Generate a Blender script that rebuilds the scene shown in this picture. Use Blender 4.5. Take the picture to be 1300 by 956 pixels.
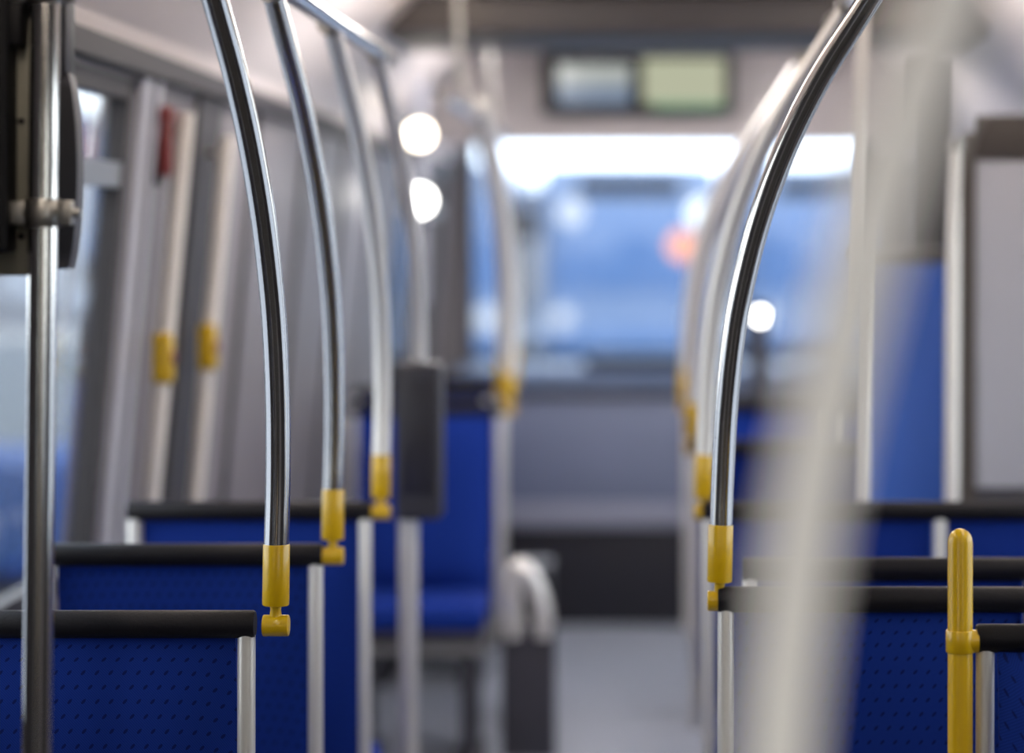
import bpy, bmesh, math, random
from mathutils import Vector, Matrix
random.seed(4)
S = bpy.context.scene
for o in list(bpy.data.objects):
    bpy.data.objects.remove(o)
COL = S.collection

# ------------------------------------------------------------------ camera
EYE = 1.56
FPX = 3100.0                       # focal length in pixels of the 1300 wide frame
cam = bpy.data.cameras.new('camera')
camo = bpy.data.objects.new('camera', cam)
COL.objects.link(camo)
camo.location = (0, 0, EYE)
camo.rotation_euler = (math.pi/2, 0, 0)
cam.sensor_width = 36.0
cam.lens = FPX/1300*36.0
cam.shift_x = -(830-650)/1300
cam.shift_y = -(478-300)/1300
cam.clip_start = 0.05
cam.clip_end = 400
cam.dof.use_dof = True
cam.dof.focus_distance = 3.42
cam.dof.aperture_fstop = 1.6
S.camera = camo

# ------------------------------------------------------------------ world, exposure
w = bpy.data.worlds.new('sky')
S.world = w
w.use_nodes = True
nt = w.node_tree
for n in list(nt.nodes):
    nt.nodes.remove(n)
out = nt.nodes.new('ShaderNodeOutputWorld')
bg = nt.nodes.new('ShaderNodeBackground')
tc = nt.nodes.new('ShaderNodeTexCoord')
sep = nt.nodes.new('ShaderNodeSeparateXYZ')
rmp = nt.nodes.new('ShaderNodeValToRGB')
rmp.color_ramp.elements[0].position = 0.0
rmp.color_ramp.elements[0].color = (0.95, 0.97, 1.0, 1)
rmp.color_ramp.elements[1].position = 0.9
rmp.color_ramp.elements[1].color = (0.62, 0.76, 1.0, 1)
nt.links.new(tc.outputs['Generated'], sep.inputs[0])
nt.links.new(sep.outputs['Z'], rmp.inputs[0])
nt.links.new(rmp.outputs[0], bg.inputs[0])
nt.links.new(bg.outputs[0], out.inputs[0])
warm = nt.nodes.new('ShaderNodeMix'); warm.data_type = 'RGBA'
mr = nt.nodes.new('ShaderNodeMapRange')
mr.inputs['From Min'].default_value = -0.6; mr.inputs['From Max'].default_value = 0.5
nt.links.new(sep.outputs['Y'], mr.inputs['Value'])
nt.links.new(mr.outputs[0], warm.inputs[0])
warm.inputs[6].default_value = (1.0, 0.95, 0.88, 1)
nt.links.new(rmp.outputs[0], warm.inputs[7])
nt.links.new(warm.outputs[2], bg.inputs[0])
bg.inputs[1].default_value = 3.6
S.view_settings.view_transform = 'Standard'
S.view_settings.look = 'None'
S.view_settings.gamma = 1
S.view_settings.use_curve_mapping = False
S.view_settings.exposure = 0.6

# ------------------------------------------------------------------ materials
def srgb(r, g, b):
    def f(c):
        c /= 255.0
        return c/12.92 if c <= 0.04045 else ((c+0.055)/1.055)**2.4
    return (f(r), f(g), f(b), 1)

def mat(name, col, rough=0.5, metal=0.0, noise=0.0, nscale=8.0, coat=0.0, emit=None, estr=0.0, bump=0.0):
    m = bpy.data.materials.new(name)
    m.use_nodes = True
    t = m.node_tree
    b = t.nodes['Principled BSDF']
    b.inputs['Base Color'].default_value = col
    b.inputs['Roughness'].default_value = rough
    b.inputs['Metallic'].default_value = metal
    b.inputs['Coat Weight'].default_value = coat
    if emit:
        b.inputs['Emission Color'].default_value = emit
        b.inputs['Emission Strength'].default_value = estr
    if noise > 0 or bump > 0:
        tcn = t.nodes.new('ShaderNodeTexCoord')
        nz = t.nodes.new('ShaderNodeTexNoise')
        nz.inputs['Scale'].default_value = nscale
        nz.inputs['Detail'].default_value = 4
        t.links.new(tcn.outputs['Object'], nz.inputs['Vector'])
        if noise > 0:
            mx = t.nodes.new('ShaderNodeMix')
            mx.data_type = 'RGBA'
            mx.inputs[6].default_value = tuple(c*(1-noise) for c in col[:3])+(1,)
            mx.inputs[7].default_value = tuple(min(1, c*(1+noise)) for c in col[:3])+(1,)
            t.links.new(nz.outputs['Fac'], mx.inputs[0])
            t.links.new(mx.outputs[2], b.inputs['Base Color'])
        if bump > 0:
            bp = t.nodes.new('ShaderNodeBump')
            bp.inputs['Strength'].default_value = bump
            bp.inputs['Distance'].default_value = 0.002
            t.links.new(nz.outputs['Fac'], bp.inputs['Height'])
            t.links.new(bp.outputs['Normal'], b.inputs['Normal'])
    return m

def fabric(name, base, dark, light):
    """blue transport moquette: offset rows of small dark dashes on a diagonal twill"""
    m = bpy.data.materials.new(name)
    m.use_nodes = True
    t = m.node_tree
    b = t.nodes['Principled BSDF']
    b.inputs['Roughness'].default_value = 0.85
    b.inputs['Specular IOR Level'].default_value = 0.15
    N = t.nodes.new
    def M(op, a, c=None):
        n = N('ShaderNodeMath'); n.operation = op
        for i, v in enumerate((a, c)):
            if v is None: continue
            if isinstance(v, (int, float)): n.inputs[i].default_value = v
            else: t.links.new(v, n.inputs[i])
        return n.outputs[0]
    tcn = N('ShaderNodeTexCoord'); sp = N('ShaderNodeSeparateXYZ')
    t.links.new(tcn.outputs['Object'], sp.inputs[0])
    x = sp.outputs[0]; z = M('ADD', sp.outputs[2], sp.outputs[1])
    k = 52.0
    zr = M('MULTIPLY', z, k)
    row = M('FLOOR', zr)
    xs = M('ADD', M('MULTIPLY', x, k), M('MULTIPLY', row, 0.5))
    fx = M('SUBTRACT', M('FRACT', xs), 0.5)
    fz = M('SUBTRACT', M('FRACT', zr), 0.5)
    u = M('ADD', fx, fz); v = M('SUBTRACT', fx, fz)
    d = M('ADD', M('POWER', M('MULTIPLY', u, 1.0), 2.0), M('POWER', M('MULTIPLY', v, 2.2), 2.0))
    dot = M('LESS_THAN', d, 0.10)
    tw = M('GREATER_THAN', M('FRACT', M('MULTIPLY', M('ADD', x, z), 260.0)), 0.55)
    m1 = N('ShaderNodeMix'); m1.data_type = 'RGBA'
    m1.inputs[6].default_value = base; m1.inputs[7].default_value = light
    t.links.new(tw, m1.inputs[0])
    m2 = N('ShaderNodeMix'); m2.data_type = 'RGBA'
    t.links.new(m1.outputs[2], m2.inputs[6]); m2.inputs[7].default_value = dark
    t.links.new(dot, m2.inputs[0])
    t.links.new(m2.outputs[2], b.inputs['Base Color'])
    return m

def glass(name, tint, gl=0.9):
    m = bpy.data.materials.new(name)
    m.use_nodes = True
    t = m.node_tree
    for n in list(t.nodes): t.nodes.remove(n)
    o = t.nodes.new('ShaderNodeOutputMaterial')
    tr = t.nodes.new('ShaderNodeBsdfTransparent'); tr.inputs[0].default_value = tint
    g = t.nodes.new('ShaderNodeBsdfGlossy'); g.inputs['Roughness'].default_value = 0.02
    g.inputs[0].default_value = (gl, gl, gl, 1)
    fr = t.nodes.new('ShaderNodeFresnel'); fr.inputs[0].default_value = 1.45
    mul = t.nodes.new('ShaderNodeMath'); mul.operation = 'MULTIPLY'; mul.inputs[1].default_value = 0.6
    mx = t.nodes.new('ShaderNodeMixShader')
    t.links.new(fr.outputs[0], mul.inputs[0]); t.links.new(mul.outputs[0], mx.inputs[0])
    t.links.new(tr.outputs[0], mx.inputs[1]); t.links.new(g.outputs[0], mx.inputs[2])
    t.links.new(mx.outputs[0], o.inputs[0])
    return m

STEEL = mat('brushed_steel', (0.74, 0.73, 0.72, 1), 0.13, 1.0)
STEELD = mat('cast_steel', (0.42, 0.41, 0.39, 1), 0.35, 1.0, 0.2, 60)
YEL = mat('yellow_plastic', srgb(204, 166, 4), 0.32, 0, 0.05, 30, coat=0.3)
BLK = mat('black_padding', (0.006, 0.006, 0.010, 1), 0.5, 0, 0.2, 200, bump=0.3)
BLK.node_tree.nodes['Principled BSDF'].inputs['Specular IOR Level'].default_value = 0.2
BLKP = mat('black_plastic', (0.006, 0.006, 0.008, 1), 0.5)
BLKP.node_tree.nodes['Principled BSDF'].inputs['Specular IOR Level'].default_value = 0.2
DGREY = mat('dark_grey_plastic', srgb(52, 52, 62), 0.5, 0, 0.08, 12)
BROWNGREY = mat('brown_grey_trim', srgb(70, 64, 62), 0.5, 0, 0.08, 12)
FAB = fabric('blue_moquette', srgb(12, 40, 122), srgb(8, 26, 90), srgb(18, 50, 140))
BLUEP = mat('blue_laminate', srgb(58, 104, 200), 0.4, 0, 0.06, 5)
WALL = mat('grey_wall_laminate', srgb(112, 107, 110), 0.45, 0, 0.05, 4)
WALLD = mat('charcoal_rubber', srgb(44, 42, 48), 0.6)
LGREY = mat('pale_grey_laminate', srgb(176, 178, 190), 0.4, 0, 0.04, 4)
CEIL = mat('ceiling_laminate', srgb(205, 196, 194), 0.4, 0, 0.03, 3)
FLOOR = mat('speckled_vinyl_floor', srgb(150, 156, 170), 0.28, 0, 0.25, 220)
GLASS = glass('side_glass', (0.84, 0.87, 0.88, 1))
WGLASS = glass('windscreen_glass', (0.82, 0.88, 0.94, 1))
RED = mat('red_plastic', srgb(116, 36, 36), 0.4)
LAMP = mat('warm_lamp_glow', (1, 0.93, 0.80, 1), 0.4, emit=(1, 0.88, 0.70, 1), estr=7)
HIGHW = mat('white_highlight_glow', (1, 1, 1, 1), 0.4, emit=(1, 0.98, 0.93, 1), estr=9)
FILLGLOW = mat('fill_strip_glow', (1, 1, 1, 1), 0.4, emit=(1, 0.97, 0.95, 1), estr=22)
STEELF = mat('satin_steel', (0.80, 0.79, 0.78, 1), 0.36, 0.6)
STRIP = mat('ceiling_strip_glow', (1, 0.93, 0.85, 1), 0.4, emit=(1, 0.86, 0.72, 1), estr=11)
ASPH = mat('asphalt', srgb(120, 122, 128), 0.9, 0, 0.15, 2)
BUSB = mat('outside_blue_paint', srgb(94, 114, 148), 0.35, 0, 0.08, 1.2, coat=0.5)
BUSG = mat('outside_dark_glass', srgb(78, 104, 146), 0.08, 0)
BRICK = mat('outside_brick', srgb(140, 92, 84), 0.9, 0, 0.2, 2)
CONC = mat('outside_render', srgb(176, 178, 184), 0.9, 0, 0.1, 1)
ROOFM = mat('outside_roof', srgb(90, 84, 84), 0.8)
ORANGE = mat('orange_paint', srgb(235, 150, 110), 0.5)
WHITEP = mat('highlight_white', srgb(236, 236, 230), 0.4)
SCRW = mat('screen_grey_glow', (0.02, 0.02, 0.02, 1), 0.2, emit=srgb(178, 184, 180), estr=0.6)
SCRB = mat('screen_blue_glow', (0.02, 0.02, 0.02, 1), 0.2, emit=srgb(120, 136, 158), estr=0.6)
SCRY = mat('screen_green_glow', (0.02, 0.02, 0.02, 1), 0.2, emit=srgb(184, 187, 160), estr=0.62)
SCRG = mat('screen_dark_green_glow', (0.02, 0.02, 0.02, 1), 0.2, emit=srgb(90, 140, 110), estr=0.9)

# ------------------------------------------------------------------ mesh helpers
def nb(): return bmesh.new()

def box(bm, x0, x1, y0, y1, z0, z1, bev=0.0, seg=2):
    r = bmesh.ops.create_cube(bm, size=1)
    vs = r['verts']
    for v in vs:
        v.co = Vector((x0+(v.co.x+.5)*(x1-x0), y0+(v.co.y+.5)*(y1-y0), z0+(v.co.z+.5)*(z1-z0)))
    if bev > 0:
        es = {e for v in vs for e in v.link_edges}
        bmesh.ops.bevel(bm, geom=list(es), offset=bev, segments=seg, profile=0.6, affect='EDGES')

def hexa(bm, pts):
    """8 points: bottom quad then top quad"""
    v = [bm.verts.new(p) for p in pts]
    for f in ((3,2,1,0),(4,5,6,7),(0,1,5,4),(1,2,6,5),(2,3,7,6),(3,0,4,7)):
        bm.faces.new([v[i] for i in f])

def tube(bm, pts, r, n=24, cap=True, radii=None):
    pts = [Vector(p) for p in pts]
    rings = []
    t0 = (pts[1]-pts[0]).normalized()
    up = Vector((0, 1, 0)) if abs(t0.y) < 0.9 else Vector((1, 0, 0))
    nrm = (up - t0*up.dot(t0)).normalized()
    for i, p in enumerate(pts):
        if i == 0: t = t0
        elif i == len(pts)-1: t = (pts[i]-pts[i-1]).normalized()
        else: t = ((pts[i]-pts[i-1]).normalized()+(pts[i+1]-pts[i]).normalized()).normalized()
        nrm = (nrm - t*nrm.dot(t)).normalized()
        bn = t.cross(nrm)
        rr = radii[i] if radii else r
        rings.append([bm.verts.new(p + (nrm*math.cos(a)+bn*math.sin(a))*rr) for a in [2*math.pi*k/n for k in range(n)]])
    for a, b in zip(rings, rings[1:]):
        for k in range(n):
            bm.faces.new((a[k], a[(k+1) % n], b[(k+1) % n], b[k]))
    if cap:
        bm.faces.new(rings[0][::-1]); bm.faces.new(rings[-1])

def smooth_path(pts, sub=6):
    """Catmull-Rom through the points"""
    P = [Vector(p) for p in pts]
    P = [P[0]*2-P[1]] + P + [P[-1]*2-P[-2]]
    o = []
    for i in range(1, len(P)-2):
        for k in range(sub):
            t = k/sub
            a, b, c, d = P[i-1], P[i], P[i+1], P[i+2]
            o.append(0.5*((2*b)+(c-a)*t+(2*a-5*b+4*c-d)*t*t+(3*b-a-3*c+d)*t**3))
    o.append(P[-2])
    return o

def capsule(bm, p0, p1, r, e=0.003, n=24):
    """cylinder with softened ends"""
    p0 = Vector(p0); p1 = Vector(p1); t = (p1-p0).normalized()
    tube(bm, [p0, p0+t*e*0.3, p0+t*e, p1-t*e, p1-t*e*0.3, p1], r, n, radii=[r-e, r-e*0.3, r, r, r-e*0.3, r-e])

def obj(name, bm, m, parent=None, loc=(0, 0, 0)):
    me = bpy.data.meshes.new(name)
    bmesh.ops.recalc_face_normals(bm, faces=bm.faces)
    for f in bm.faces: f.smooth = True
    for e in bm.edges:
        if len(e.link_faces) == 2 and e.calc_face_angle(0) > math.radians(38): e.smooth = False
    bm.to_mesh(me); bm.free()
    me.materials.append(m)
    o = bpy.data.objects.new(name, me)
    COL.objects.link(o)
    o.location = loc
    if parent: o.parent = parent
    return o

def thing(name, label, cat, loc=(0, 0, 0), rz=0, group=None):
    o = bpy.data.objects.new(name, None)
    COL.objects.link(o)
    o.location = loc; o.rotation_euler = (0, 0, rz)
    o['label'] = label; o['category'] = cat
    if group: o['group'] = group
    return o

def tag(o, label, cat, group=None):
    o['label'] = label; o['category'] = cat
    if group: o['group'] = group
    return o

def struct(name, bm, m, parent=None):
    o = obj(name, bm, m, parent)
    if not parent: o['kind'] = 'structure'
    return o

def dup(root, loc, label, rz=None, group=None):
    r = root.copy(); COL.objects.link(r)
    r.location = loc; r['label'] = label
    if rz is not None: r.rotation_euler = (0, 0, rz)
    if group: r['group'] = group
    for ch in [c for c in bpy.data.objects if c.parent == root]:
        c = ch.copy(); COL.objects.link(c); c.parent = r
        for g in [q for q in bpy.data.objects if q.parent == ch]:
            d = g.copy(); COL.objects.link(d); d.parent = c
    return r

# ------------------------------------------------------------------ the bus shell
YB, YF = -2.6, 12.9          # back and front end of the cabin
XL, XR = -1.10, 1.30         # side walls at eye height
ZW = 1.93                    # top of the side walls
ZC = 2.35                    # ceiling
TL = 0.09
def wx(side, z, off=0.0):
    """inner face of the side wall at height z, moved outward by off"""
    if side < 0: return XL + TL*(z-EYE) - off
    return XR - TL*(z-EYE) + off
def wbox(bm, side, y0, y1, z0, z1, o0=0.0, o1=0.05):
    a0, a1 = wx(side, z0, o0), wx(side, z0, o1)
    b0, b1 = wx(side, z1, o0), wx(side, z1, o1)
    hexa(bm, [(a0, y0, z0), (a1, y0, z0), (a1, y1, z0), (a0, y1, z0), (b0, y0, z1), (b1, y0, z1), (b1, y1, z1), (b0, y1, z1)])

b = nb(); box(b, -1.35, 1.5, YB-.1, YF+.1, -.05, 0); struct('floor', b, FLOOR)
b = nb(); box(b, -.72, .92, YB, YF, ZC, ZC+.04); struct('ceiling', b, CEIL)

WINL = [(-2.4, -.8), (-.65, 1.0), (3.0, 3.82), (3.98, 5.02), (10.4, 12.5)]
WINR = [(-2.4, -.8), (-.65, 1.0), (2.75, 4.1), (4.25, 5.5), (6.2, 7.7), (7.9, 9.6), (9.8, 12.5)]
ZW0, ZW1 = 0.86, 1.88
wn = 0
for side, wins, nm in ((-1, WINL, 'left'), (1, WINR, 'right')):
    b = nb()
    wbox(b, side, YB, YF, 0, ZW0, 0, .06)
    wbox(b, side, YB, YF, ZW1, ZW+.03, 0, .06)
    edges = [YB] + [v for p in wins for v in p] + [YF]
    for k in range(0, len(edges), 2):
        if edges[k+1]-edges[k] > 0.001: wbox(b, side, edges[k], edges[k+1], ZW0, ZW1, 0, .06)
    struct('wall_'+nm, b, WALL)
    for (a, c) in wins:
        wn += 1
        g = nb(); wbox(g, side, a, c, ZW0, ZW1, .014, .019)
        go = struct('window_%d' % wn, g, GLASS)
        f = nb()
        for (q0, q1, z0, z1) in ((a, a+.04, ZW0, ZW1), (c-.04, c, ZW0, ZW1), (a, c, ZW0, ZW0+.04), (a, c, ZW1-.04, ZW1)):
            wbox(f, side, q0, q1, z0, z1, -.004, .04)
        obj('frame', f, WALLD, go)
        if c-a > .6:
            f = nb(); wbox(f, side, a, c, 1.66, 1.71, -.002, .04); obj('divider', f, STEELD, go)
# sloping coves between wall top and ceiling
for side, nm, xc in ((-1, 'left', -.72), (1, 'right', .92)):
    b = nb(); x0 = wx(side, ZW)
    prof = [(x0, ZW), (x0-side*.02, ZW+.05), (x0-side*.14, ZW+.20), (x0-side*.26, ZW+.33), (xc, ZC)]
    for (p, q) in zip(prof, prof[1:]):
        n = Vector((side, 0, .6)).normalized()*.03
        hexa(b, [(p[0], YB, p[1]), (q[0], YB, q[1]), (q[0]+n.x, YB, q[1]+n.z), (p[0]+n.x, YB, p[1]+n.z),
                 (p[0], YF, p[1]), (q[0], YF, q[1]), (q[0]+n.x, YF, q[1]+n.z), (p[0]+n.x, YF, p[1]+n.z)])
    struct('trim_1' if side < 0 else 'trim_2', b, CEIL)
    b = nb(); wbox(b, side, YB, YF, ZW-.035, ZW+.012, -.03, .0)
    struct('trim_3' if side < 0 else 'trim_4', b, WALLD)

b = nb()
for sd in (-1, 1):
    wbox(b, sd, 1.02, 2.72 if sd > 0 else 2.97, .05, ZW-.036, -.012, 0)
struct('added_wall_liner', b, WALLD)  # unseen dark side liner, added to darken what the steel poles reflect
b = nb(); box(b, -1.16, 1.36, YB, 2.9, .0, .003); struct('added_floor_liner', b, mat('added_dark_floor', srgb(34, 33, 36), .7))  # unseen dark floor sheet, added so the leaning poles reflect less brightness
b = nb(); box(b, -.60, .80, YB, 2.9, ZC-.02, ZC); struct('added_ceiling_liner', b, WALLD)  # unseen dark ceiling sheet, added for darker pole reflections
b = nb()
for sd, xc in ((-1, -.72), (1, .92)):
    x0 = wx(sd, ZW)
    prof = [(x0-sd*.005, ZW+.02), (x0-sd*.03, ZW+.05), (x0-sd*.15, ZW+.19), (x0-sd*.27, ZW+.32), (xc-sd*.0, ZC-.012)]
    for (p, q) in zip(prof, prof[1:]):
        hexa(b, [(p[0], YB, p[1]-.012), (q[0], YB, q[1]-.012), (q[0], YB, q[1]), (p[0], YB, p[1]), (p[0], 2.9, p[1]-.012), (q[0], 2.9, q[1]-.012), (q[0], 2.9, q[1]), (p[0], 2.9, p[1])])
struct('added_cove_liner', b, WALLD)  # unseen dark cove lining, added for darker pole reflections
b = nb(); box(b, -.25, .40, YB, YB+.02, .05, 2.2, .01); struct('added_reflect_panel', b, mat('beige_reflect_panel', srgb(205, 186, 158), .5))  # unseen beige panel, added to reflect as a warm line in the poles
# back wall (behind the viewer) with dark bulkhead
b = nb(); box(b, -1.35, 1.5, YB-.06, YB, 0, 2.4); struct('wall_back', b, mat('back_wall_dark', srgb(34, 33, 36), .7))
# front wall around the windscreen
b = nb()
box(b, -1.3, 1.5, YF, YF+.08, 0, .72); box(b, -1.3, 1.5, YF, YF+.08, 2.08, 2.4)
box(b, -1.3, -1.0, YF, YF+.08, .72, 2.08); box(b, 1.2, 1.5, YF, YF+.08, .72, 2.08)
struct('wall_front', b, WALL)
b = nb(); box(b, -1.0, 1.2, YF+.03, YF+.04, .72, 2.08)
wo = struct('window_%d' % (wn+1), b, WGLASS)
f = nb()
box(f, -1.0, -.95, YF, YF+.07, .72, 2.08, .005); box(f, 1.15, 1.2, YF, YF+.07, .72, 2.08, .005)
box(f, -1.0, 1.2, YF, YF+.07, .72, .77, .005)
obj('frame', f, WALLD, wo)
# header panel that carries the display
b = nb(); box(b, -1.02, 1.22, 10.30, 10.42, 1.955, ZC, .01); struct('trim_5', b, CEIL)
# dark duct across the ceiling
b = nb(); box(b, -.90, 1.10, 7.70, 8.55, 2.205, 2.325, .015); struct('trim_6', b, BROWNGREY)
# door leaf joints on the far left wall
b = nb()
for y in (6.55, 7.5, 8.45, 9.4, 10.2):
    wbox(b, -1, y, y+.035, .15, ZW-.04, -.012, 0)
struct('trim_7', b, WALLD)
# near pillars covers on the left
b = nb()
for y0, y1 in ((5.055, 5.135), (5.19, 5.25)):
    wbox(b, -1, y0, y1, .3, ZW-.04, -.018, 0)
struct('trim_8', b, LGREY)
b = nb()
for y0, y1 in ((5.14, 5.185), (5.255, 5.31), (5.72, 6.02), (3.84, 3.9)):
    wbox(b, -1, y0, y1, .3, ZW-.04, -.010, 0)
struct('trim_9', b, WALLD)
b = nb(); box(b, -1.12, -.62, 8.9, 9.8, 0, .30, .02); struct('trim_10', b, WALLD)

# low bulkhead at the end of the aisle
b = nb(); box(b, -.95, 1.1, 9.80, 9.86, .49, .91, .01); bh = thing('bulkhead', 'low grey bulkhead across the far end of the aisle below the windscreen', 'partition', (0, 0, 0))
obj('upper_panel', b, mat('bulkhead_grey', srgb(116, 124, 150), 0.5, 0, 0.04, 3), bh)
b = nb(); box(b, -.95, 1.1, 9.78, 9.86, .39, .49, .012); obj('middle_trim', b, mat('bulkhead_trim', srgb(140, 143, 162), 0.4), bh)
b = nb(); box(b, -.95, 1.1, 9.80, 9.86, 0, .39, .005); obj('kick_panel', b, mat('bulkhead_dark', srgb(30, 30, 40), 0.5), bh)
b = nb(); capsule(b, (-.95, 9.80, .925), (1.1, 9.80, .925), .016); obj('top_rail', b, DGREY, bh)
# dashboard
db = thing('dashboard', 'dark blue-grey dashboard shelf under the windscreen', 'dashboard', (0, 0, 0))
b = nb(); box(b, -1.0, 1.2, 12.1, 12.9, .0, .90, .06, 3); obj('body', b, mat('dash_blue_grey', srgb(62, 76, 104), .5), db)
b = nb(); box(b, -.35, .25, 12.2, 12.5, .88, .96, .04, 3); obj('instrument_hood', b, BLKP, db)

# ------------------------------------------------------------------ ceiling lights
strip = thing('ceiling_light', 'long warm white light strip along the left ceiling edge', 'ceiling light', (-.66, 1.0, ZC), group=None)
b = nb(); box(b, -.035, .035, -3.2, 6.5, -.035, 0, .012, 3); obj('diffuser', b, STRIP, strip)
b = nb(); box(b, -.05, -.036, -3.2, 6.4, -.016, 0, .003); box(b, .036, .05, -3.2, 6.4, -.016, 0, .003); obj('frame', b, STEELD, strip)
dup(strip, (.86, 1.0, ZC), 'long warm white light strip along the right ceiling edge')
st2 = thing('ceiling_light', 'added white fill strip on the ceiling beyond the dark duct', 'ceiling light', (-.5, 9.10, ZC))  # hidden fill strips, added here and below to brighten the far cabin
b = nb(); box(b, -.06, .06, -.42, .42, -.05, 0, .02, 3); obj('diffuser', b, FILLGLOW, st2)
dup(st2, (.7, 9.10, ZC), 'added white fill strip right of the display on the far ceiling')
dup(st2, (-.5, 6.5, ZC), 'added white fill strip before the dark duct, above the picture, left')
dup(st2, (.7, 6.5, ZC), 'added white fill strip before the dark duct, above the picture, right')
dup(st2, (-.5, 11.6, ZC), 'added white fill strip behind the display panel, left of the windscreen')
dup(st2, (.7, 11.6, ZC), 'added white fill strip behind the display panel, right of the windscreen')

def spot(loc, r, label, m, d=(0, -.6, -.8)):
    t = thing('spotlight', label, 'lamp', loc)
    d = Vector(d).normalized()
    b = nb(); tube(b, [(0, 0, 0), d*.02], r*1.25, 28); obj('housing', b, STEELD, t)
    b = nb(); tube(b, [d*.0205, d*.028, d*.032], r, 28, radii=[r, r*.9, r*.5]); obj('lens', b, m, t)
    return t
spot((-.905, 9.45, 1.955), .047, 'upper of the two glowing discs set for bright highlights near the far left corner', LAMP, (0, -1, -.1))  # two blown highlights modelled as glowing discs on an added bar
spot((-.905, 9.45, 1.70), .050, 'lower of the two glowing discs set for bright highlights near the far left corner', HIGHW, (0, -1, -.1))
b = nb(); box(b, -.93, -.88, 9.46, 9.50, 1.3, 2.2, .008)
tag(obj('highlight_bar', b, LGREY), 'pale upright bar added to carry the two glowing highlight discs', 'bracket')
spot((-.70, 5.05, 2.29), .03, 'small round lamp in the left cove beside the ceiling grab rail', LAMP, (.3, -.6, -.8))
spot((-.82, 5.15, 2.10), .022, 'small round lamp low in the left cove, beside the pillar covers', LAMP, (.3, -.6, -.8))
spot((.415, 9.534, 1.248), .024, 'small glowing disc set for a bright highlight right of the focused curved pole', HIGHW, (0, -1, 0))  # clipped highlight modelled as a glowing disc on an added upright
b = nb(); box(b, .38, .45, 9.532, 9.56, 0, 1.30, .008)
tag(obj('highlight_post', b, DGREY), 'dark upright added to carry the small glowing highlight disc at right', 'post')

# ------------------------------------------------------------------ display
ds = thing('passenger_display', 'black twin-screen passenger display under the ceiling', 'display', (-.066, 10.18, 2.20))
b = nb(); box(b, -.40, .40, 0, .12, -.125, .125, .012); obj('housing', b, BLKP, ds)
b = nb(); box(b, -.335, -.03, -.004, 0, -.005, .075); obj('screen', b, SCRW, ds)['label'] = 'pale grey upper area of the left screen'
b = nb(); box(b, -.335, -.03, -.004, 0, -.095, -.005); obj('screen', b, SCRB, ds)['label'] = 'blue-grey lower area of the left screen'
b = nb(); box(b, .02, .36, -.004, 0, -.085, .1); obj('screen', b, SCRY, ds)['label'] = 'pale green right screen'
b = nb(); box(b, .06, .36, -.004, 0, -.105, -.085); obj('screen_footer', b, SCRG, ds)
for x in (-.20, .14):
    b = nb(); box(b, x, x+.06, .03, .09, .12, .16, .004); obj('hanger', b, STEELD, ds)

# ------------------------------------------------------------------ seats
def make_seat(n, label, group, loc, rz=0, screen=False):
    """n places side by side; origin on the floor under the middle of the grab rail, sitter faces +y"""
    t = thing('upholstered_screen' if screen else 'bus_seat', label, 'screen' if screen else 'seat', loc, rz, group)
    zb = 0.0 if screen else .30
    W = .455*n
    L = W/2
    b = nb(); tube(b, [(-L-.012, 0, 1.02), (-L-.009, 0, 1.02), (L+.009, 0, 1.02), (L+.012, 0, 1.02)], .0195, 24, radii=[.0175, .0195, .0195, .0175])
    obj('grab_rail', b, BLK, t)
    for k in range(n+1):
        x = -L + .455*k
        b = nb()
        tube(b, smooth_path([(x, -.004, zb), (x, -.004, .6), (x, -.002, .9), (x, 0, 1.005)], 3), .0125, 18)
        obj('post', b, STEELF, t)
    for k in range(n):
        x0 = -L+.455*k+.016; x1 = x0+.455-.032
        b = nb()
        # backrest: thin padded shell, gently curved
        nx, nz = 10, 12
        fr, bk = [], []
        for i in range(nz+1):
            z = .46+(1.004-.46)*i/nz
            rf, rb = [], []
            for j in range(nx+1):
                u = j/nx*2-1
                x = (x0+x1)/2+u*(x1-x0)/2
                e = (1-abs(u)**6)*(1-abs(i/nz*2-1)**8)
                lean = (1.004-z)*.10
                rf.append(b.verts.new((x, lean+.004-.012*e, z)))
                rb.append(b.verts.new((x, lean+.012+.038*e-.012*math.cos(u*1.4), z)))
            fr.append(rf); bk.append(rb)
        for i in range(nz):
            for j in range(nx):
                b.faces.new((fr[i][j], fr[i][j+1], fr[i+1][j+1], fr[i+1][j]))
                b.faces.new((bk[i][j], bk[i+1][j], bk[i+1][j+1], bk[i][j+1]))
        for i in range(nz):
            b.faces.new((fr[i][0], fr[i+1][0], bk[i+1][0], bk[i][0]))
            b.faces.new((fr[i][nx], bk[i][nx], bk[i+1][nx], fr[i+1][nx]))
        for j in range(nx):
            b.faces.new((fr[0][j], bk[0][j], bk[0][j+1], fr[0][j+1]))
            b.faces.new((fr[nz][j], fr[nz][j+1], bk[nz][j+1], bk[nz][j]))
        obj('backrest', b, FAB, t)
        if screen: continue
        b = nb(); box(b, x0, x1, .07, .47, .40, .475, .025, 3); c = obj('seat_cushion', b, FAB, t)
        b = nb(); box(b, x0+.006, x1-.006, .05, .465, .365, .402, .012, 2); obj('seat_pan', b, DGREY, t)
    if screen: return t
    for y in (.10, .35):
        b = nb(); box(b, -L+.01, L-.01, y, y+.05, .325, .365, .006); obj('cross_bar', b, STEELD, t)
    for x in (-L*.7, L*.7):
        b = nb(); box(b, x-.02, x+.02, .10, .40, 0.0, .33, .008); box(b, x-.045, x+.045, .06, .44, 0, .012, .004)
        obj('leg', b, DGREY, t)
    for x in [-L+.455*k for k in range(n+1)]:
        b = nb(); tube(b, [(x, -.004, .33), (x, .12, .345)], .010, 12); obj('bracket', b, STEELD, t)
    return t

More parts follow.
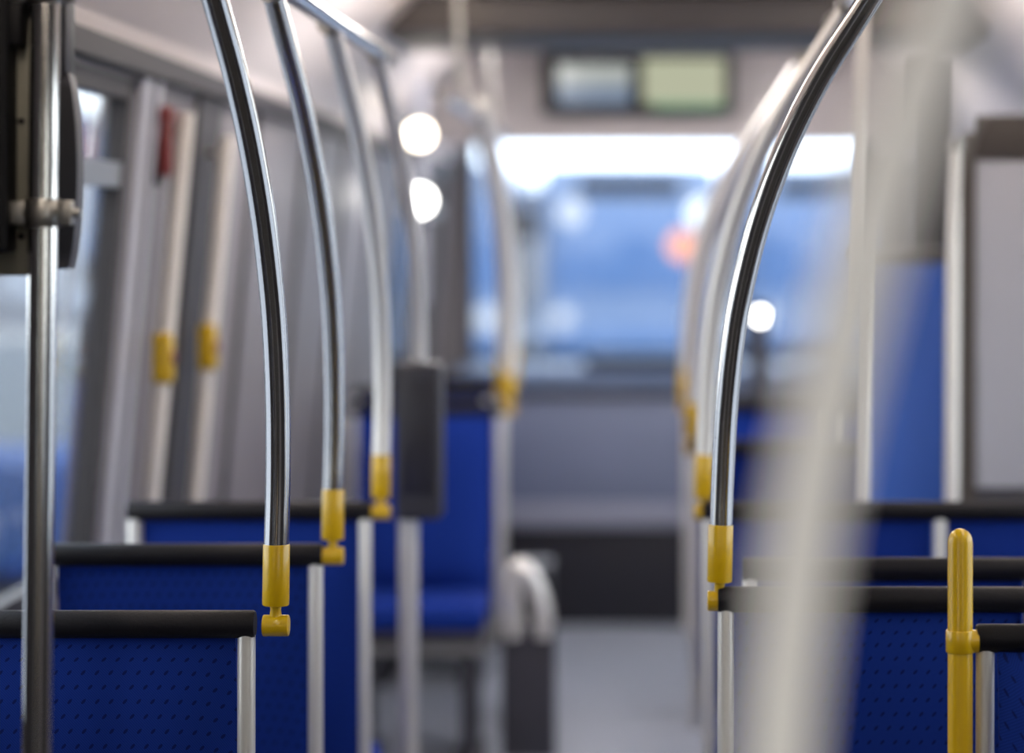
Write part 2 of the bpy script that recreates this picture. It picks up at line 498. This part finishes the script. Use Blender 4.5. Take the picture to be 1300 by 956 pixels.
GL = 'single seats along the left side'
GR = 'double seats along the right side'
def lc(d): return (-.567-.2275, d, 0)
row1 = make_seat(1, 'nearest blue single seat on the left, its black rail joined to the sharp curved pole', GL, lc(3.40))
row2 = dup(row1, (-.573-.2275, 4.14, 0), 'second blue single seat on the left, behind the nearest black rail')
row3 = dup(row1, lc(4.80), 'third blue single seat on the left, in front of the stop button poles')
facing = dup(row1, (-.71, 7.60, 0), 'blue single seat far left turned to face the viewer, beside the shiny handle', rz=math.pi)
row8 = dup(row1, (-.80, 8.40, 0), 'blue single seat in the left distance, back to back with the one facing the viewer')
row9 = dup(row1, (-.80, 9.20, 0), 'farthest blue single seat on the left, before the grey bulkhead')

rc = .107+.455
make_seat(2, 'blue patterned upholstered screen on the right, its black rail joined to the sharp curved pole', None, (rc, 3.63, 0), 0, True)
rr1 = make_seat(2, 'blue double seat on the right whose rail shows just above the patterned screen', GR, (rc+.05, 3.96, 0))
dup(rr1, (rc, 4.80, 0), 'blue double seat on the right with the highest rail in view, before the blue panel')
dup(rr1, (rc, 6.25, 0), 'blue double seat on the right behind the blue upright panel')
dup(rr1, (rc, 7.75, 0), 'farthest blue double seat on the right')
near = make_seat(1, 'blue single seat at the far right edge, rail clamped to the yellow post', None, (.445+.2275, 3.28, 0), math.pi)

# yellow post
yp = thing('yellow_post', 'short yellow post with rounded top clamped to a black rail', 'post', (.411, 3.275, 0))
b = nb()
R0 = .0168
pp = [(0, 0, 0), (0, 0, 1.150)] + [(0, 0, 1.150+.018*math.sin(a)) for a in (.3, .6, .9, 1.2, 1.45)]
tube(b, pp, R0, 28, radii=[R0, R0]+[R0*math.cos(a) for a in (.3, .6, .9, 1.2, 1.45)])
obj('tube', b, YEL, yp)
b = nb(); tube(b, [(0, 0, 1.002), (0, 0, 1.004), (0, 0, 1.030), (0, 0, 1.032)], .02, 28, radii=[.0185, .0195, .0195, .0185])
tube(b, [(.01, 0, 1.017), (.024, 0, 1.017)], .0155, 20)
obj('clamp', b, YEL, yp)

# ------------------------------------------------------------------ curved grab poles
def px2loc(pts, d0, s_lean, zj):
    """centre line read off the photograph for one pole, made relative to its joint"""
    out_ = []
    import numpy as np
    cf = np.polyfit([p[1] for p in pts[1:]], [p[0] for p in pts[1:]], 4)
    pts = [pts[0]] + [(float(np.polyval(cf, p[1])), p[1]) for p in pts[1:]]
    ytop = 0; ybot = 692
    for (x, y) in pts:
        t = max(0, (zj-y)/(zj-ytop))
        d = d0 - s_lean*t*t
        s = FPX/d
        out_.append(((x-830)/s, d-d0, -(y-300)/s))
    return out_
PL = px2loc([(350, 730), (351, 692), (352.5, 614), (353, 522), (350, 437), (344, 368), (334, 276), (319, 184), (298, 92), (273, 0)], 3.40, .20, 650)
PR = px2loc([(913.5, 725), (915, 692), (917, 614), (921.5, 522), (931, 437), (943, 368), (964, 276), (999, 184), (1046, 92), (1103, 0)], 3.63, .15, 650)
def ext(P, dz):
    a, b_ = Vector(P[-2]), Vector(P[-1])
    v = (b_-a); v = v/v.z
    return P + [tuple(b_+v*dz*.5), tuple(b_+v*dz)]
PLtop, PRtop = .085, .10
def make_pole(P, dz, label, group, side):
    P = ext(P, dz)
    x0 = P[0][0]
    loc = Vector((x0, 0, EYE))
    t = thing('grab_pole', label, 'grab pole', (0, 0, 0), 0, group)
    path = smooth_path([(p[0]-x0, p[1], p[2]+EYE) for p in P[1:]], 8)
    path = [Vector((0, 0, P[0][2]+EYE))] + path
    xs = path[1].x
    b = nb(); tube(b, path, .0175, 32); obj('tube', b, STEEL, t)
    xj = 0
    b = nb(); capsule(b, (0, 0, 1.046), (xs*1.2, 0, 1.132), .0187, .0022, 32); obj('sleeve', b, YEL, t)
    b = nb()
    capsule(b, (xj-.018, 0, 1.018), (xj+.0185, 0, 1.018), .0150, .002, 28)
    tube(b, [(xj, 0, 1.018), (xj, 0, 1.030), (xj, 0, 1.040), (xj, 0, 1.048)], .008, 20, radii=[.0095, .0085, .0075, .0085])
    obj('joint', b, YEL, t)
    q = path[-1]
    b = nb(); tube(b, [(q.x, q.y-.03, q.z), (q.x, q.y+.03, q.z)], .0235, 24); obj('top_clamp', b, STEELD, t)
    return t, x0, q
GPL = 'curved poles of the left row'
GPR = 'curved poles of the right row'
p1, xl, ql = make_pole(PL, PLtop, 'sharp curved steel pole at left with yellow sleeve, nearest of its row', GPL, -1)
p1.location = (xl, 3.40, 0)
dup(p1, (xl-.018, 4.14, 0), 'second curved steel pole at left with yellow sleeve, slightly blurred')
dup(p1, (xl-.010, 4.80, 0), 'third curved steel pole at left, yellow sleeve beside the dark upright box')
dup(p1, (xl-.005, 5.50, 0), 'fourth curved steel pole at left, running down behind the dark upright box')
dup(p1, (xl+.075, 7.6, 0), 'blurred curved pole in the left distance, above the seat facing the viewer')
dup(p1, (xl, 8.4, 0), 'blurred curved pole in the left distance, next to the farthest one')
dup(p1, (xl, 9.2, 0), 'farthest curved pole at left, with a blurred yellow sleeve before the bulkhead')

p2, xr, qr = make_pole(PR, PRtop, 'sharp curved steel pole right of the windscreen with yellow sleeve', GPR, 1)
p2.location = (xr, 3.63, 0)
dup(p2, (xr, 4.80, 0), 'curved pole seen just left of the sharp right pole, half hidden by it')
dup(p2, (xr, 6.25, 0), 'blurred curved pole left of the two sharper right poles')
dup(p2, (xr, 7.75, 0), 'farthest blurred curved pole of the right row')
fgp = dup(p2, (xr-.050, 1.15, 0), 'huge out-of-focus pale curved pole in the right foreground')
for c_ in [q_ for q_ in bpy.data.objects if q_.name.startswith('tube') and q_.parent and q_.parent.name.startswith('grab_pole') and q_.parent.location.y > 4.7]:
    c_.data = c_.data.copy(); c_.data.materials[0] = STEELF
SATINLIT = mat('lit_satin_tube', (.95, .93, .90, 1), .36, .08)  # near-white base stands in for bright reflections on this steel tube
for c_ in [q_ for q_ in bpy.data.objects if q_.parent == fgp and q_.name.startswith('tube')]:
    c_.data = c_.data.copy(); c_.data.materials[0] = SATINLIT
lb = thing('low_barrier', 'black topped low barrier below the foreground pole, under the picture edge', 'barrier', (xr-.050, 1.15, 0))
b = nb(); tube(b, [(.02, 0, 1.018), (.024, 0, 1.018), (.50, 0, 1.018), (.504, 0, 1.018)], .0195, 24, radii=[.0175, .0195, .0195, .0175]); obj('grab_rail', b, BLK, lb)
for x in (.03, .49):
    b = nb(); tube(b, [(x, 0, 0), (x, 0, 1.004)], .0115, 18); obj('post', b, STEEL, lb)

def railobj(label, x, y0, y1, z, sd):
    t = thing('ceiling_grab_rail', label, 'grab rail', (x, 0, z))
    b = nb(); tube(b, [(0, y0, 0), (0, y1, 0)], .0165, 24); obj('tube', b, STEEL, t)
    k = y0+.8
    while k < y1:
        b = nb(); tube(b, [(0, k, 0), (sd*.02, k, .14), (sd*.03, k, ZC-z+.0)], .011, 14); obj('hanger', b, STEELD, t)
        k += 1.45
    b = nb(); tube(b, [(0, y1-.03, 0), (0, y1+.004, 0)], .0205, 20); obj('end_cap', b, STEELD, t)
    return t
railobj('steel ceiling rail at top left joining the curved poles', xl+ql.x, .4, 5.42, ql.z, -1)
railobj('steel ceiling rail at left beyond the dark duct', xl+ql.x, 6.9, 9.7, ql.z, -1)
railobj('steel ceiling rail above the right seats, mostly above the picture', xr+qr.x, .4, 5.0, qr.z, 1)

# ------------------------------------------------------------------ dark upright box and its post
bx = thing('equipment_box', 'dark grey upright box beside the third left pole', 'equipment box', (-.510, 5.33, 0))
b = nb(); box(b, -.049, .049, -.05, .06, .945, 1.285, .014, 3); obj('housing', b, DGREY, bx)
b = nb(); box(b, -.035, .035, -.053, -.05, 1.0, 1.25, .001); obj('front_plate', b, mat('box_plate', srgb(44, 44, 54), .3), bx)
b = nb(); tube(b, [(-.025, 0, 0), (-.025, 0, .95)], .0225, 20); obj('post', b, STEELF, bx)
b = nb(); tube(b, [(-.025, 0, 0), (-.025, 0, .012)], .05, 20); obj('base_flange', b, STEELD, bx)

# second bright post seen beside row three is each seat's own post

# ------------------------------------------------------------------ wall poles with yellow buttons
def wall_pole(y, label, zlo, zhi, bz, bside):
    x = wx(-1, EYE, -.055)
    t = thing('door_pole', label, 'grab pole', (x, y, 0), group='upright wall poles with yellow buttons')
    f = lambda z: TL*(z-EYE)
    b = nb(); tube(b, [(f(zlo), 0, zlo), (f((zlo+zhi)/2), 0, (zlo+zhi)/2), (f(zhi), 0, zhi)], .0195, 20); obj('tube', b, mat('satin_pole', (.82, .78, .74, 1), .4, .2), t)
    for z in (zlo+.04, zhi-.04):
        b = nb(); tube(b, [(f(z), 0, z), (f(z)-.055, 0, z)], .011, 14); obj('wall_bracket', b, STEELD, t)
    b = nb(); box(b, f(bz)-.022, f(bz)+.022, -.03, .02, bz-.055, bz+.055, .012, 3); obj('button_housing', b, YEL, t)
    b = nb(); tube(b, [(f(bz)+.022, -.012, bz), (f(bz)+.027, -.012, bz)], .014, 20); o = obj('button', b, RED, t)
    return t
wall_pole(5.33, 'pale upright wall pole with yellow stop button, nearer of the pair', .80, 1.83, 1.295, 1)
wall_pole(5.86, 'pale upright wall pole with yellow stop button, farther of the pair', .80, 1.80, 1.295, 1)
# red hammer / handle on the pillar
rh = thing('emergency_hammer', 'red emergency hammer high on the left wall beside the pale pole', 'hammer', (wx(-1, 1.75, -.032), 5.26, 1.76))
b = nb(); box(b, -.012, .012, -.02, .02, -.07, .07, .006); obj('handle', b, RED, rh)
b = nb(); box(b, -.016, .016, -.035, .035, .045, .08, .006); obj('head', b, RED, rh)
b = nb(); box(b, -.03, -.012, -.03, .03, -.09, .09, .004); obj('holder', b, BLKP, rh)

# ------------------------------------------------------------------ near left pole with device
sx = 1051.0
fp = thing('device_pole', 'near upright steel pole at the left edge carrying a black device', 'grab pole', (-.7415, 2.95, 0))
b = nb(); tube(b, [(-.012, 0, 0), (-.004, 0, .9), (.004, 0, 1.6), (.009, 0, 2.10), (.012, 0, ZC-.06)], .0180, 36); obj('tube', b, STEEL, fp)
b = nb(); tube(b, [(-.012, 0, 0), (-.012, 0, .015)], .05, 24); obj('floor_flange', b, STEELD, fp)
def clampm(z):
    x = .004+(z-1.6)*.01
    b = nb()
    tube(b, [(x, 0, z-.017), (x, 0, z-.014), (x, 0, z+.014), (x, 0, z+.017)], .022, 28, radii=[.0205, .0225, .0225, .0205])
    tube(b, [(x, 0, z-.004), (x, 0, z+.004)], .0235, 28)
    box(b, x+.018, x+.036, -.010, .010, z-.015, z+.015, .003)
    tube(b, [(x+.028, -.018, z), (x+.028, .018, z)], .005, 10)
    tube(b, [(x+.036, 0, z), (x+.045, 0, z)], .006, 10)
    box(b, x-.045, x-.015, -.006, .012, z-.014, z+.014, .003)
    return b
obj('clamp', clampm(1.588), STEELD, fp); obj('clamp', clampm(1.858), STEELD, fp)
dv = thing('mounted_device', 'black device with rear plate clamped to the near left pole', 'ticket device', (-.7415, 2.95, 0))
b = nb(); box(b, -.24, -.034, -.03, .10, 1.54, 2.02, .008, 3); obj('housing', b, BLKP, dv)
b = nb(); box(b, -.20, -.004, .0235, .029, 1.512, 1.825, .002)
pl = obj('mounting_plate', b, mat('zinc_plate', srgb(120, 118, 108), .45, .5, .1, 40), dv)
for z in (1.56, 1.70):
    q = nb(); tube(q, [(-.028, .0235, z), (-.028, .018, z)], .004, 6); obj('bolt', q, BLKP, pl)
b = nb(); box(b, -.050, -.020, -.014, .03, 1.79, 1.84, .004); obj('cable_box', b, BLKP, dv)
b = nb()
# rounded case bulging out behind the pole
prof = []
for k in range(13):
    a = math.pi*k/12
    prof.append((.027+.011*math.sin(a)**.7, 1.52+.24*k/12))
for (p, q) in zip(prof, prof[1:]):
    hexa(b, [(-.03, .03, p[1]), (p[0], .03, p[1]), (p[0]-.006, .09, p[1]), (-.03, .09, p[1]), (-.03, .03, q[1]), (q[0], .03, q[1]), (q[0]-.006, .09, q[1]), (-.03, .09, q[1])])
box(b, -.03, .024, .03, .08, 1.76, 1.88, .004)
bmesh.ops.remove_doubles(b, verts=b.verts, dist=.0002)
obj('rear_case', b, DGREY, dv)

# ------------------------------------------------------------------ right side furniture beyond the seats
cb = thing('blue_cabinet', 'tall blue upright cabinet behind the right seats', 'cabinet', (.595, 5.75, 0))
b = nb(); box(b, -.10, .10, 0, .35, .0, 1.505, .03, 4); obj('body', b, BLUEP, cb)
b = nb(); box(b, -.09, .09, -.006, 0, .06, 1.42, .002); obj('door', b, BLUEP, cb)
b = nb(); box(b, -.102, .102, -.005, .355, 1.50, 1.53, .008); obj('top_trim', b, BROWNGREY, cb)
pt = thing('partition', 'pale grey partition panel with dark edge at the right picture border', 'partition', (.98, 5.62, 0))
b = nb(); box(b, -.24, .27, 0, .03, .98, 1.735, .008); obj('panel', b, LGREY, pt)
b = nb(); box(b, -.275, -.24, -.006, .036, .0, 1.80, .004); obj('edge_post', b, BROWNGREY, pt)
b = nb(); box(b, -.24, .27, 0, .03, .0, .98, .004); obj('lower_panel', b, DGREY, pt)
b = nb(); box(b, -.24, .27, -.004, .034, 1.735, 1.84, .004); obj('top_trim', b, BROWNGREY, pt)
b = nb(); box(b, .62, .705, 5.86, 5.92, 1.532, 1.99, .006)
tag(obj('upper_panel', b, WALLD), 'dark brown-grey panel standing on the blue cabinet', 'panel')

def upright(x, y, z0, z1, label):
    t = thing('upright_pole', label, 'grab pole', (x, y, 0), group=None)
    b = nb(); tube(b, [(-.005, 0, z0), (0, 0, (z0+z1)/2), (.004, 0, z1)], .0165, 24); obj('tube', b, mat('satin_upright', (.82, .80, .78, 1), .3, .4), t)
    b = nb(); tube(b, [(-.005, 0, z0), (-.005, 0, z0+.02)], .03, 20); obj('lower_flange', b, STEELD, t)
    b = nb(); tube(b, [(.004, 0, z1-.01), (.004, 0, z1+.015)], .022, 20); obj('cap', b, STEELD, t)
    return t
upright(.655, 5.37, 0, 1.76, 'pale upright steel pole in front of the blue cabinet')
upright(.455, 5.35, 0, 2.2, 'pale upright steel pole partly veiled by the foreground pole')

# shiny folded handle by the facing seat
sh = thing('aisle_handle', 'shiny bent steel handle beside the seat facing the viewer', 'handle', (-.405, 7.3, 0))
b = nb(); tube(b, smooth_path([(-.015, 0, .36), (-.02, 0, .48), (-.01, 0, .56), (.03, 0, .55), (.07, 0, .45), (.075, 0, .36)], 6), .030, 18)
obj('tube', b, STEELF, sh)
b = nb(); box(b, -.05, .11, -.02, .05, 0, .40, .01); obj('base', b, DGREY, sh)
ar = thing('heater_box', 'dark rounded box on the floor by the far left seats', 'box', (-.40, 7.75, 0))
b = nb(); box(b, -.05, .07, 0, .25, 0, .48, .035, 4); obj('body', b, BLKP, ar)
b = nb(); box(b, -.055, .075, -.005, .255, .48, .51, .01); obj('lid', b, DGREY, ar)

# ------------------------------------------------------------------ outside
b = nb(); box(b, -60, 60, -30, 120, -.45, -.40)
struct('ground', b, ASPH)
def parked_bus(loc, label):
    t = thing('parked_bus', label, 'bus', loc, 0, 'blue buses parked outside')
    b = nb(); box(b, -1.25, 1.25, 0, 11, .3, 3.0, .14, 4); obj('body', b, BUSB, t)
    b = nb(); box(b, -1.12, 1.12, -.03, .05, 1.15, 2.45, .05, 3); obj('windscreen', b, BUSG, t)
    b = nb(); box(b, -.75, .75, -.035, .02, 2.55, 2.82, .02); obj('destination_box', b, BLKP, t)
    for x in (-.95, .95):
        b = nb(); tube(b, [(x, .02, .78), (x, -.05, .78), (x, -.07, .78)], .17, 24, radii=[.17, .17, .12]); obj('headlamp', b, CONC, t)
    b = nb(); box(b, -1.2, 1.2, -.06, .1, .32, .58, .04, 3); obj('bumper', b, BUSG, t)
    for x in (-1.42, 1.42):
        b = nb(); box(b, x-.1, x+.1, -.35, -.25, 1.9, 2.35, .04, 3); tube(b, [(x, -.3, 2.35), (x*.9, -.1, 2.6), (x*.82, .1, 2.6)], .025, 10); obj('mirror', b, BLKP, t)
    for x in (-1.0, 1.0):
        b = nb(); tube(b, [(x-.14, 2.4, .48), (x+.14, 2.4, .48)], .48, 28); obj('wheel', b, BLKP, t)
    return t
bb = parked_bus((-.35, 35, -.40), 'blue parked bus seen through the left half of the windscreen')
dup(bb, (2.55, 35.6, -.40), 'blue parked bus seen through the middle of the windscreen')
dup(bb, (5.45, 36.2, -.40), 'blue parked bus seen right of the curved poles through the windscreen')
dup(bb, (-3.3, 34.5, -.40), 'blue parked bus outside, left of the windscreen view')
pc = thing('parked_car', 'blue car parked outside the left side window', 'car', (-3.68, 12.0, -.40))
b = nb(); box(b, -.88, .88, 0, 4.3, .28, .88, .12, 4); obj('body', b, mat('car_blue', srgb(48, 80, 140), .4), pc)
b = nb(); hexa(b, [(-.8, .7, .86), (.8, .7, .86), (.8, 3.9, .86), (-.8, 3.9, .86), (-.62, 1.3, 1.38), (.62, 1.3, 1.38), (.62, 3.3, 1.38), (-.62, 3.3, 1.38)]); obj('cabin', b, mat('car_glass', srgb(110, 118, 126), .2), pc)
for x in (-.78, .78):
    for y in (.8, 3.5):
        b = nb(); tube(b, [(x-.1, y, .31), (x+.1, y, .31)], .31, 24); obj('wheel', b, BLKP, pc)
def highlight_disc(x, y, z, r, m, label):  # blurred bright spots outside, modelled as discs on added thin posts
    t = thing('highlight_disc', label, 'highlight', (x, y, -.40))
    b = nb(); tube(b, [(0, 0, z+.4), (0, .04, z+.4)], r, 32); obj('disc', b, m, t)
    b = nb(); tube(b, [(0, .07, 0), (0, .07, z+.4+r*.8)], .010, 12); obj('post', b, BUSG, t)
highlight_disc((725-830)/FPX*20, 20, EYE+30/FPX*20, .11, CONC, 'white disc added for a round highlight outside, left in the windscreen')
highlight_disc((893-830)/FPX*20, 20, EYE+28/FPX*20, .13, WHITEP, 'white disc added for a round highlight outside, right in the windscreen')
highlight_disc((866-830)/FPX*20.3, 20.3, EYE-12/FPX*20.3, .12, ORANGE, 'orange disc added for a round blurred spot outside beside the white one')
bd = thing('depot_building', 'low brick depot building seen through the left side window', 'building', (-14.2, 30, -.4))
b = nb(); box(b, -4, 4.2, 0, 14, 0, 3.1, .02); obj('wall', b, CONC, bd)
b = nb(); box(b, -4.03, 4.23, -.03, 14.03, 3.1, 4.0, .02); obj('brick_band', b, BRICK, bd)
b = nb(); box(b, -4.3, 4.5, -.3, 14.3, 4.0, 4.12, .02); obj('roof', b, ROOFM, bd)
for k in range(4):
    b = nb(); box(b, -3+k*1.8, -1.9+k*1.8, -.03, .05, 1.2, 2.6, .01); obj('window', b, BUSG, bd)
b2 = thing('depot_hall', 'long pale depot hall far behind the parked buses', 'building', (0, 75, -.4))
b = nb(); box(b, -45, 45, 0, 12, 0, 3.2, .02); obj('wall', b, CONC, b2)
b = nb(); box(b, -45.5, 45.5, -.4, 12.4, 3.2, 3.6, .02); obj('roof', b, ROOFM, b2)
